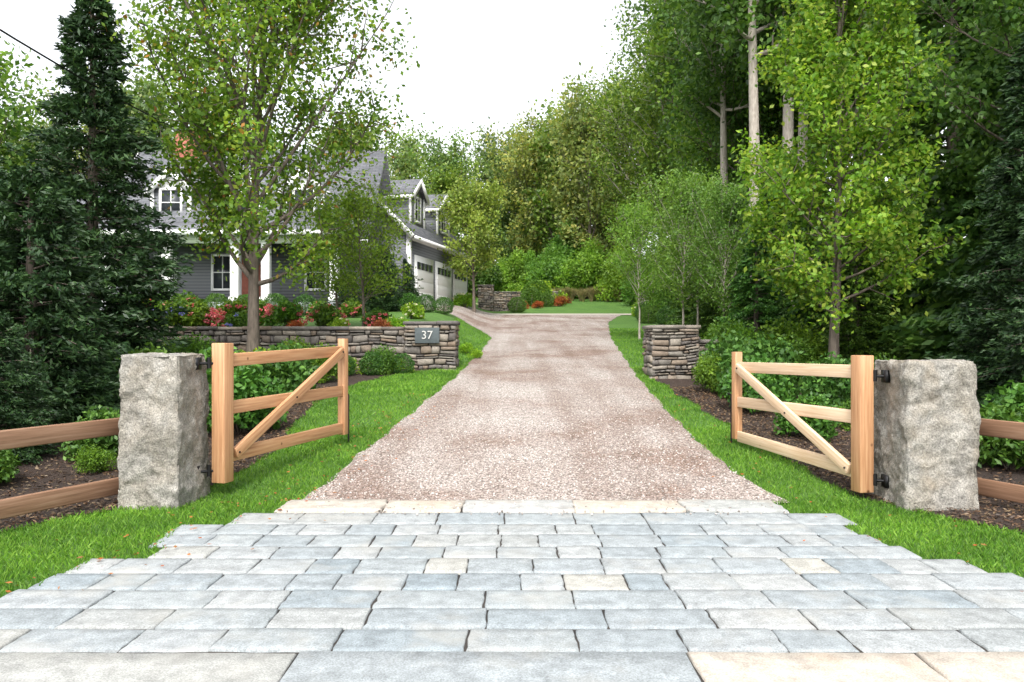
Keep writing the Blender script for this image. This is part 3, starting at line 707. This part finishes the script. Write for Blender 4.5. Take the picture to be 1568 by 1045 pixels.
def globe_mesh(name,seed,r,n,leaf,lm):
    rng=np.random.default_rng(seed);bb=B()
    bb.tube([(0,0,-.05),(0,0,r)],[.03,.02],5,0)
    q=rng.normal(size=(n,3));q/=np.linalg.norm(q,axis=1)[:,None]
    lump=1+.06*np.sin(q[:,0]*7+seed)*np.sin(q[:,1]*6)+.05*np.sin(q[:,2]*9)
    P=q*r*(rng.uniform(.5,1,n)**.35*lump)[:,None]*np.array([1,1,.9])+np.array([0,0,r*.75])
    P=P[P[:,2]>0];bb.leaves(P,leaf,leaf*.6,rng,dirs=q[:len(P)]*.5,mi=1)
    return bb.mesh(name,[M['bark'],M[lm]])
def put(me,name,x,y,s=1,rot=None,parent=None,sz=None,dz=0):
    o=bpy.data.objects.new(name,me);o.location=(x,y,g(x,y)+dz);o.rotation_euler=(0,0,random.uniform(0,6.28) if rot is None else rot)
    o.scale=(s,s,sz or s);return link(o,parent)
put(tree_mesh('maple_tree',11,10.0,.13,1.9,3.7,46,10,44000,.115,'maple',elev=(44,72),spread=.28,t0=.36,lr=.48,prof=lambda s:(.66+.8*s if s<.4 else .98*(1.0-(s-.4)*1.2))),'maple_tree',-5.6,16.6,rot=.3)
put(tree_mesh('young_maple_tree',23,9.2,.095,1.45,2.15,50,8,36000,.1,'bright',elev=(22,70),spread=.23,t0=.25,lr=.36,prof=lambda s:.95-.6*s**1.5),'young_maple_tree',5.85,14,rot=1)
put(tree_mesh('pear_tree',31,4.9,.07,1.3,1.5,30,7,10000,.13,'yellow',elev=(40,75),spread=.24),'pear_tree',-2.0,40.5,s=1.25)
bm_=tree_mesh('birch_tree',37,6.0,.05,1.6,1.7,34,7,12000,.1,'birch','palebark',elev=(40,75),spread=.28)
put(bm_,'birch_tree',4.9,22,.78);put(bm_,'birch_tree',5.8,24,.8);put(bm_,'birch_tree',4.4,26.5,.72);put(bm_,'birch_tree',5.6,20.3,.7)
dm=tree_mesh('dogwood_tree',41,4.0,.05,.7,1.9,30,8,7000,.1,'birch',elev=(35,65),spread=.28)
put(dm,'dogwood_tree',-3.9,20.2,.85);put(dm,'dogwood_tree',-4.9,21.6,.8)
A1=conifer_mesh('arborvitae_tree',51,8.0,1.75,860,90,.14,.042,'conifer',pw=.8)
put(A1,'arborvitae_tree',-7.75,14.2,.98)
A2=conifer_mesh('spruce_tree',53,4.2,1.7,540,105,.12,.037,'conifer',pw=.55)
for (x_,y_,s_) in ((-6.9,11.0,.88),(-8.6,12.2,1.0),(-7.9,9.4,.75),(-6.1,9.0,.42),(-6.9,8.2,.5)): put(A2,'spruce_tree',x_,y_,s_)
put(A1,'arborvitae_tree',-10.6,14.6,.72)
for (x_,y_,s_) in ((8.5,12.4,.8),(9.6,11.2,.78),(7.7,10.6,.58),(7.5,9.2,.4)):
    put(A1,'arborvitae_tree',x_,y_,s_)
HM=conifer_mesh('hemlock_tree',57,9,2.4,560,95,.2,.08,'hemlock',up=-.05,pw=.8,low=.2)
for (x_,y_,s_) in ((6.2,19.5,.42),(7.4,18.5,.5),(7.9,22,.62),(6.9,25,.5),(9,27,.7),(11.5,20,1.3),(7.2,29.5,.55),(7.3,16.3,.42),(10.6,15.2,1.25)):
    put(HM,'hemlock_tree',x_,y_,s_)
FA=[tree_mesh('forest_tree_a',61,20,.26,5,5.4,42,8,22000,.29,'forest','palebark',spread=.46),
    tree_mesh('forest_tree_b',62,22,.28,8,4.8,40,8,22000,.29,'forest','palebark',spread=.46,elev=(25,70)),
    tree_mesh('forest_tree_c',63,19,.24,3,5.6,44,8,22000,.29,'forest','bark',spread=.48)]
FT=tree_mesh('tall_forest_tree',64,24,.24,9.5,3.4,32,8,15000,.23,'tall','palebark',spread=.4,elev=(20,65),wob_=.3)
FM=tree_mesh('edge_maple',65,12,.1,3.2,3.0,40,8,26000,.13,'tall','bark',elev=(20,68),spread=.3)
put(FM,'edge_maple_tree',9.3,13.6,.95)
FB=[tree_mesh('far_tree_a',71,17,.25,2.5,5.2,32,7,11000,.42,'far',spread=.5),
    tree_mesh('far_tree_b',72,18,.25,2,4.6,32,7,11000,.42,'far',spread=.5),
    tree_mesh('far_tree_c',73,15,.25,1.5,5.4,32,7,11000,.42,'forest',spread=.5)]
FE=empty('forest')
near=[(10.9,50,.84),(11.8,45,.96),(12.4,39.5,1.1),(13.8,35,1.2),(13.5,30,1.15),(16,26.5,1.2),(18,38,1.3),(16,44,1.25),(16,19,1.0),(9.3,56,.78),(13,57,1.05),(10.9,35,.7)]
for k,(x_,y_,s_) in enumerate(near): put(FA[k%3],'forest_tree',x_,y_,s_*.96,parent=FE)
for (x_,y_,s_) in ((7.75,24.5,.95),(9.2,25.5,1.0),(10.6,28,1.0),(9.2,33,.9)): put(FT,'forest_tree',x_,y_,s_,parent=FE)
rr=random.Random(3)
for row,(yb,n_) in enumerate(((66,13),(80,14))):
    for k in range(n_):
        x_=-50+k*(7.2+row*.6)+rr.uniform(-1.5,1.5)
        if x_>26: continue
        y_=yb+rr.uniform(-3.5,3.5)
        if row==0 and -4<x_<5: y_+=7
        s_=rr.uniform(.8,1.0)*(.84 if row==0 else .98)
        if x_<6: s_*=.84
        if x_>7: s_*=1.0+.015*(x_-4)
        put(FB[rr.randrange(3)],'forest_tree',x_,y_,s_,parent=FE,rot=rr.uniform(0,6))
for (x_,y_,s_) in ((-30,42,.8),(-36,48,.9),(-26,50,.75),(-22,47,.68),(-16,46,.64),(-10,52,.6),(-27,30,.7),(-13,58,.66),(-5,60,.6),(2.2,74,.82),(5.4,71,.92),(7.6,66,.92),(3.8,84,.95),(-1,78,.8)):
    put(FB[rr.randrange(3)],'forest_tree',x_,y_,s_,parent=FE,rot=rr.uniform(0,6))
US=[shrub_mesh('understory_a',81,2.2,3.6,7000,.21,'under',lobes=26,tight=.2),shrub_mesh('understory_b',82,2.4,3.0,7000,.21,'forest',lobes=26,tight=.2),shrub_mesh('understory_c',83,2.0,4.4,7000,.19,'under',lobes=28,tight=.2)]
UE=empty('woodland_understory')
for k in range(50):
    if k<20: y_=rr.uniform(26,60);x_=8.8+rr.uniform(0,4)+max(0,(y_-45)*-.05)
    elif k<42: x_=-12+(k-20)*1.25+rr.uniform(-.5,.5);y_=66+rr.uniform(-4,5)
    else: x_=rr.uniform(9.5,16);y_=rr.uniform(15,30)
    put(US[rr.randrange(3)],'understory_shrub',x_,y_,rr.uniform(.65,1.15),parent=UE,rot=rr.uniform(0,6))
for (x_,y_,s_,t) in ((3.2,61,1.1,0),(5.8,59,1.2,0),(8.4,55,1.1,0),(8.6,47,.75,2),(8.8,50,.9,0),(9.8,45,.9,0),(.2,63,1,0),(-2.5,61,1,1),(8.1,38,.7,0),(8.4,34,.8,2),(4.6,64,1.3,2)):
    put(US[t],'understory_shrub',x_,y_,s_,parent=UE,rot=rr.uniform(0,6))
GB=globe_mesh('boxwood_shrub',91,.5,4200,.05,'box');GL=globe_mesh('boxwood_big',92,.5,4200,.05,'shrub')
for (x_,y_,s_) in ((-3.05,16.9,.62),(-2.45,17.15,.55),(-3.7,16.7,.6),(-13.2,28.6,1),(-12.1,28.6,.95),(-11,28.6,1),(-9.9,28.6,.95),(-8.8,28.6,1),(-7.7,28.6,.95),(-5.2,33.2,.9),(-4.4,32.8,.95),(-3.6,31.9,.9),(-2.8,31.4,.85),
    (.3,44.4,1.1),(1.3,50,1.5),(2.2,49.6,1.1),(6.3,35.5,1.0),(6.9,34.2,1),(6.5,37.5,1),(6.9,39.5,1.1),(7.3,33,1.1)):
    put(GB,'boxwood_shrub',x_,y_,s_)
AZ=shrub_mesh('azalea_shrub',93,.75,.75,6500,.062,'shrub');AZ2=shrub_mesh('rhododendron_shrub',94,.8,.85,4200,.11,'box')
LM=shrub_mesh('lime_shrub',95,.6,.55,4200,.06,'lime')
HY=shrub_mesh('hydrangea_shrub',96,.75,.75,3000,.11,'shrub','pink',24,fs=.09);HB=shrub_mesh('blue_hydrangea',97,.75,.75,3000,.11,'shrub','blue',12)
HW=shrub_mesh('white_hydrangea',98,.6,.65,3000,.09,'lime','white',12,fs=.06)
RS=shrub_mesh('barberry_shrub',99,.5,.5,3000,.05,'redleaf')
rng=np.random.default_rng(100);bb=B()
for k in range(260):
    a=rng.uniform(0,6.28);sp_=rng.uniform(.05,.6);hh=rng.uniform(.5,1.0)
    p0=np.array([math.cos(a)*.08,math.sin(a)*.08,0]);p1=np.array([math.cos(a)*sp_*.45,math.sin(a)*sp_*.45,hh*.7]);p2=np.array([math.cos(a)*sp_,math.sin(a)*sp_,hh*(1-.3*sp_)])
    bb.tube([p0,p1,p2],[.01,.01,.003],3,0)
OG=bb.mesh('ornamental_grass',[M['grasses']])
for (x_,y_,s_) in ((-3.75,10.6,.95),(-4.6,11.8,1.1),(-4.1,13.6,1.0),(3.9,12.3,.9),(4.4,13.6,1.1),(4.35,15.2,1.05),(5.2,12.5,.9),(3.95,10.3,.6),(-6.2,13,1),(5.6,8.6,.75),(6.4,9.4,.9),(5.0,9.3,.5),(-4.9,9.2,.6),(6.3,7.6,.6),(-5.4,7.9,.5)):
    put(AZ2,'rhododendron_shrub',x_,y_,s_)
for (x_,y_,s_) in ((-3.9,15.8,.85),(-2.9,17.1,.7),(-4.8,16.9,.9),(3.7,14.4,.8),(4.75,15.9,1.3),(5.7,15.6,1.45),(5.4,14.8,1.1),(4.9,17.8,1.3),(6.4,13.1,.9),(-6.9,16.6,1.0),(5.0,10.8,.6),(-4.6,8.4,.35),(-5.3,6.9,.35),(5.4,7.3,.35),(-7.6,17.2,.9)):
    put(AZ,'azalea_shrub',x_,y_,s_)
for (x_,y_,s_) in ((-5.0,15.4,1.15),(-5.7,15.9,1.0),(-2.55,17.2,.55),(-6.6,15.6,.9),(-1.25,21.5,.5),(-3.6,17,.6),(4.35,14.9,.9),(-.95,20.3,.4)):
    put(LM,'lime_shrub',x_,y_,s_)
for (x_,y_,s_) in ((-4.9,20.3,.75),(-6.1,20.6,.85),(-7.2,20,.9),(-8.6,20.2,1.05),(-9.4,19.6,1),(-7.9,24,.8),(-3.5,20,.6),(-6.6,26.5,.7),(-5.6,27,.7),(-9.9,20.6,.9),(-7.9,19.3,.85)):
    put(HY,'hydrangea_shrub',x_,y_,s_)
put(HB,'hydrangea_shrub',-8.5,19.0,.85);put(HB,'hydrangea_shrub',-6.8,19.3,.6)
for (x_,y_,s_) in ((-2.9,19.4,.6),(-3.4,26,.8),(-2.6,41.6,1.2),(-4.3,19.3,.5),(7.1,41.2,1.2)): put(HW,'white_hydrangea_shrub',x_,y_,s_)
for (x_,y_,s_) in ((.6,47.5,1.1),(1.6,47.9,.9),(3.1,49.9,1.3),(-.4,47,1.2),(3.6,53,1.2),(-3.2,19,.6),(-2.1,19.2,.5),(-5.4,19.1,.55)): put(RS,'barberry_shrub',x_,y_,s_)
for k in range(12): put(OG,'ornamental_grass',3.3+(k%6)*.85+random.uniform(-.3,.3),55+(k//6)*1.1+random.uniform(-.4,.4),random.uniform(.8,1.25))
put(LM,'lime_shrub',2.0,51.5,2.6);put(GL,'boxwood_shrub',1.6,51,2.0);put(LM,'lime_shrub',0.2,56,2)
for (x_,y_,s_) in ((-6.0,28.2,.24),(-5.6,33.0,.42),(-4.9,34.6,.34)): put(A2,'arborvitae_shrub',x_,y_,s_*1.6)
cu=bpy.data.curves.new('wire','CURVE');cu.dimensions='3D';cu.bevel_depth=.015;sp=cu.splines.new('POLY');sp.points.add(10)
for k in range(11):
    t=k/10;sp.points[k].co=(-7.6+t*.2,8.5+t*16,6.2+.9*t-.4*math.sin(math.pi*t),1)
cu.materials.append(M['iron']);link(bpy.data.objects.new('overhead_wire',cu))
# ------------------------------------------------------------------ light / camera
w=bpy.data.worlds.new('World');scn.world=w;w.use_nodes=True;nt=w.node_tree;nt.nodes.clear()
out=nt.nodes.new('ShaderNodeOutputWorld');bg=nt.nodes.new('ShaderNodeBackground');sky=nt.nodes.new('ShaderNodeTexSky');sky.sky_type='NISHITA'
sky.sun_disc=False;el=math.radians(52);az=math.radians(186)
sky.sun_elevation=el;sky.sun_rotation=az;sky.air_density=1.0;sky.dust_density=4.0;sky.ozone_density=1
hs_=nt.nodes.new('ShaderNodeHueSaturation');hs_.inputs['Saturation'].default_value=.16;hs_.inputs['Value'].default_value=2.9
nt.links.new(sky.outputs[0],hs_.inputs['Color']);nt.links.new(hs_.outputs[0],bg.inputs[0]);bg.inputs[1].default_value=.15
nt.links.new(bg.outputs[0],out.inputs[0])
L=bpy.data.lights.new('sun','SUN');L.energy=2.4;L.angle=math.radians(8);L.color=(1,.95,.87)
lo=bpy.data.objects.new('sun',L);d=Vector((math.sin(az)*math.cos(el),math.cos(az)*math.cos(el),math.sin(el)))
lo.rotation_euler=d.to_track_quat('Z','Y').to_euler();lo.location=(0,0,30);link(lo)
cam=bpy.data.cameras.new('camera');cam.lens=27;cam.sensor_width=36;cam.clip_end=5000;cam.clip_start=.05
co=bpy.data.objects.new('camera',cam);co.location=(0,0,1.55);co.rotation_euler=(math.radians(90),0,0);link(co);scn.camera=co
scn.view_settings.view_transform='Standard';scn.view_settings.look='None';scn.view_settings.exposure=0
print('OBJS',len(bpy.data.objects),'polys',sum(len(m.polygons) for m in bpy.data.meshes))
